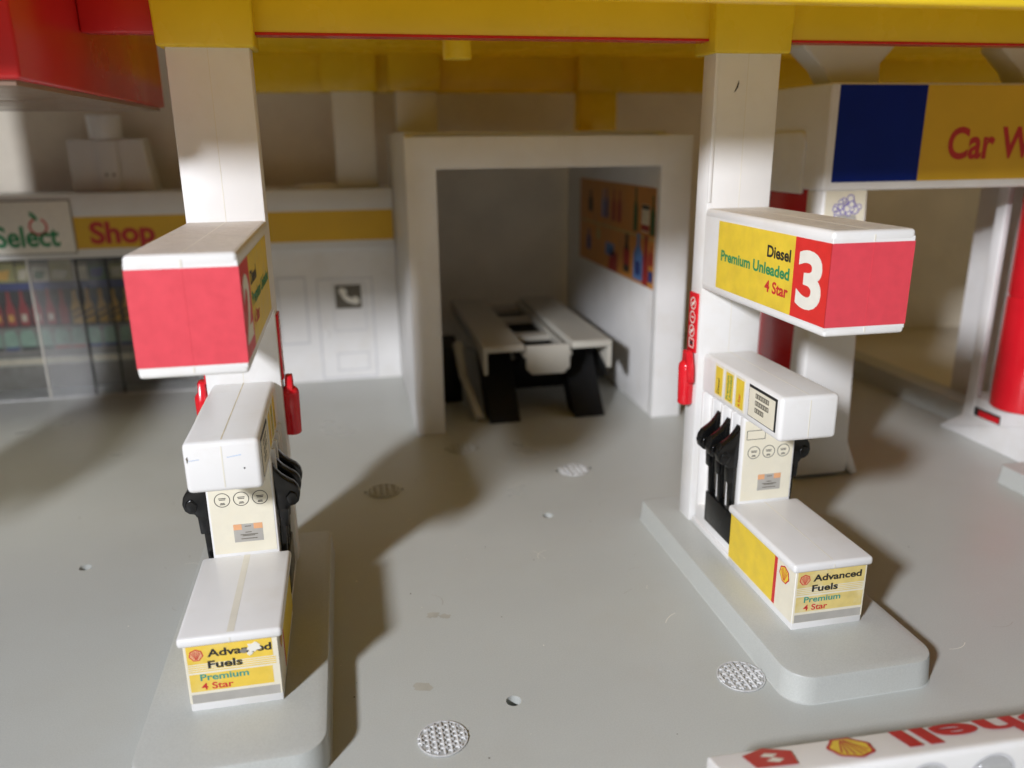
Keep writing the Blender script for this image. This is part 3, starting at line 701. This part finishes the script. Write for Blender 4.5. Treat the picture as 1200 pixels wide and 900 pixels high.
for a in (1.95, 3.05, 4.12, 5.20):
    mb = MB(); q = bmesh.new(); bmesh.ops.create_uvsphere(q, u_segments=28, v_segments=14, radius=.34)
    bmesh.ops.transform(q, matrix=Matrix.Translation(LF(a, .94, 0)) @ Matrix.Rotation(ang, 4, 'Z') @ Matrix.Diagonal((1, .35, 1, 1)), verts=q.verts[:]); mb._merge(q, M['clear'])
    mb.ring(LF, a, .94, .37, .05, .004, M['groove']); mb.build('clear_lens', lb)

# ------------------------------------------------------------------ floor stains
mb = MB(); tf = topf(.004); st = mat('dried_stain', (.445, .43, .37), .38, .1, 3)
mb.poly(tf, blot(1.30, 15.6, .13, 1), 0, st); mb.poly(tf, blot(1.55, 15.5, .10, 2), .0005, st); mb.poly(tf, blot(.85, 13.2, .16, 4), 0, st)
rr = random.Random(12); dm = M['paper']; dk = M['phone']
for k in range(110):
    x = rr.uniform(-9, 19); y = rr.uniform(10.5, 30); r_ = rr.uniform(.008, .022)
    mb.disc(tf, x, y, r_, .001, dm if rr.random() < .55 else dk, 7)
for k in range(26):   # fine hairs and scratches
    x = rr.uniform(-8, 14); y = rr.uniform(10.8, 24); g = rr.uniform(0, 6.28); cv = rr.uniform(-.9, .9); l = rr.uniform(.12, .6); w_ = rr.uniform(.004, .008); P = []
    for j in range(7): P.append((x, y, g)); x += l / 6 * math.cos(g); y += l / 6 * math.sin(g); g += cv / 3
    up1 = [(a - w_ * math.sin(h), b + w_ * math.cos(h)) for a, b, h in P]; dn1 = [(a + w_ * math.sin(h), b - w_ * math.cos(h)) for a, b, h in P]
    for j in range(6): mb.poly(tf, [dn1[j], dn1[j + 1], up1[j + 1], up1[j]], .0014, M['stgrey'] if k % 3 else dm)
tag(mb.build('floor_marks'), kind='stuff')

# ------------------------------------------------------------------ light
ld = bpy.data.lights.new('window_light', 'AREA'); ld.shape = 'DISK'; ld.size = 4.2; ld.energy = 575; ld.color = (.955, .98, 1.06)
ld.use_nodes = True
lf = ld.node_tree.nodes.new('ShaderNodeLightFalloff'); lf.inputs['Strength'].default_value = 1
ld.node_tree.links.new(lf.outputs['Linear'], ld.node_tree.nodes['Emission'].inputs['Strength'])
lo = bpy.data.objects.new('window_light', ld); COL.objects.link(lo); lo.location = (-21.87, -14.2, 22.7)
lo.rotation_euler = Vector((1, .35, -.3)).to_track_quat('-Z', 'Y').to_euler()
w = bpy.data.worlds.new('World'); S.world = w; w.use_nodes = True
# dim warm room with an added low glow in front to lift shaded uprights
nt = w.node_tree; bg = nt.nodes['Background']; N = nt.nodes; L = nt.links
tc = N.new('ShaderNodeTexCoord'); sp = N.new('ShaderNodeSeparateXYZ'); L.new(tc.outputs['Generated'], sp.inputs[0])
def mrange(src, a, b, c, d):
    n = N.new('ShaderNodeMapRange'); n.interpolation_type = 'SMOOTHSTEP'
    for k, v_ in zip(('From Min', 'From Max', 'To Min', 'To Max'), (a, b, c, d)): n.inputs[k].default_value = v_
    L.new(src, n.inputs['Value']); return n.outputs['Result']
ez = mrange(sp.outputs['Z'], .18, .45, 1, 0); ey = mrange(sp.outputs['Y'], -.55, .15, 1, 0)
mu = N.new('ShaderNodeMath'); mu.operation = 'MULTIPLY'; L.new(ez, mu.inputs[0]); L.new(ey, mu.inputs[1])
band = mrange(mu.outputs[0], 0, 1, .006, .13)
m2 = N.new('ShaderNodeMath'); m2.operation = 'MULTIPLY'    # added unseen glow high behind the toy, to shine through the yellow deck
L.new(mrange(sp.outputs['Z'], .74, .90, 0, 2.6), m2.inputs[0]); L.new(mrange(sp.outputs['Y'], .08, .35, 0, 1), m2.inputs[1]); zen = m2.outputs[0]
ad = N.new('ShaderNodeMath'); ad.operation = 'ADD'; L.new(band, ad.inputs[0]); L.new(zen, ad.inputs[1]); L.new(ad.outputs[0], bg.inputs['Strength'])
bg.inputs['Color'].default_value = (1.0, .93, .74, 1)

# ------------------------------------------------------------------ camera
F_PX, TILT, YAW, ROLL = 943.2, R(16.77), R(11.36), R(-.59)
fw = Vector((math.sin(YAW) * math.cos(TILT), math.cos(YAW) * math.cos(TILT), -math.sin(TILT)))
rt = Vector((math.cos(YAW), -math.sin(YAW), 0)); up_ = rt.cross(fw)
r2 = rt * math.cos(ROLL) + up_ * math.sin(ROLL); u2 = -rt * math.sin(ROLL) + up_ * math.cos(ROLL)
cd = bpy.data.cameras.new('camera'); cam = bpy.data.objects.new('camera', cd); COL.objects.link(cam)
m4 = Matrix((r2, u2, -fw)).transposed().to_4x4(); m4.translation = (0, 0, 10); cam.matrix_world = m4
cd.sensor_width = 36; cd.sensor_fit = 'HORIZONTAL'; cd.lens = F_PX / 1200 * 36
cd.clip_start = .5; cd.clip_end = 400
cd.dof.use_dof = True; cd.dof.focus_distance = 15.8; cd.dof.aperture_fstop = .15
S.camera = cam
S.view_settings.view_transform = 'Standard'; S.view_settings.look = 'None'; S.view_settings.exposure = 0; S.view_settings.gamma = 1
S.cycles.max_bounces = 10; S.cycles.diffuse_bounces = 5; S.cycles.use_denoising = True
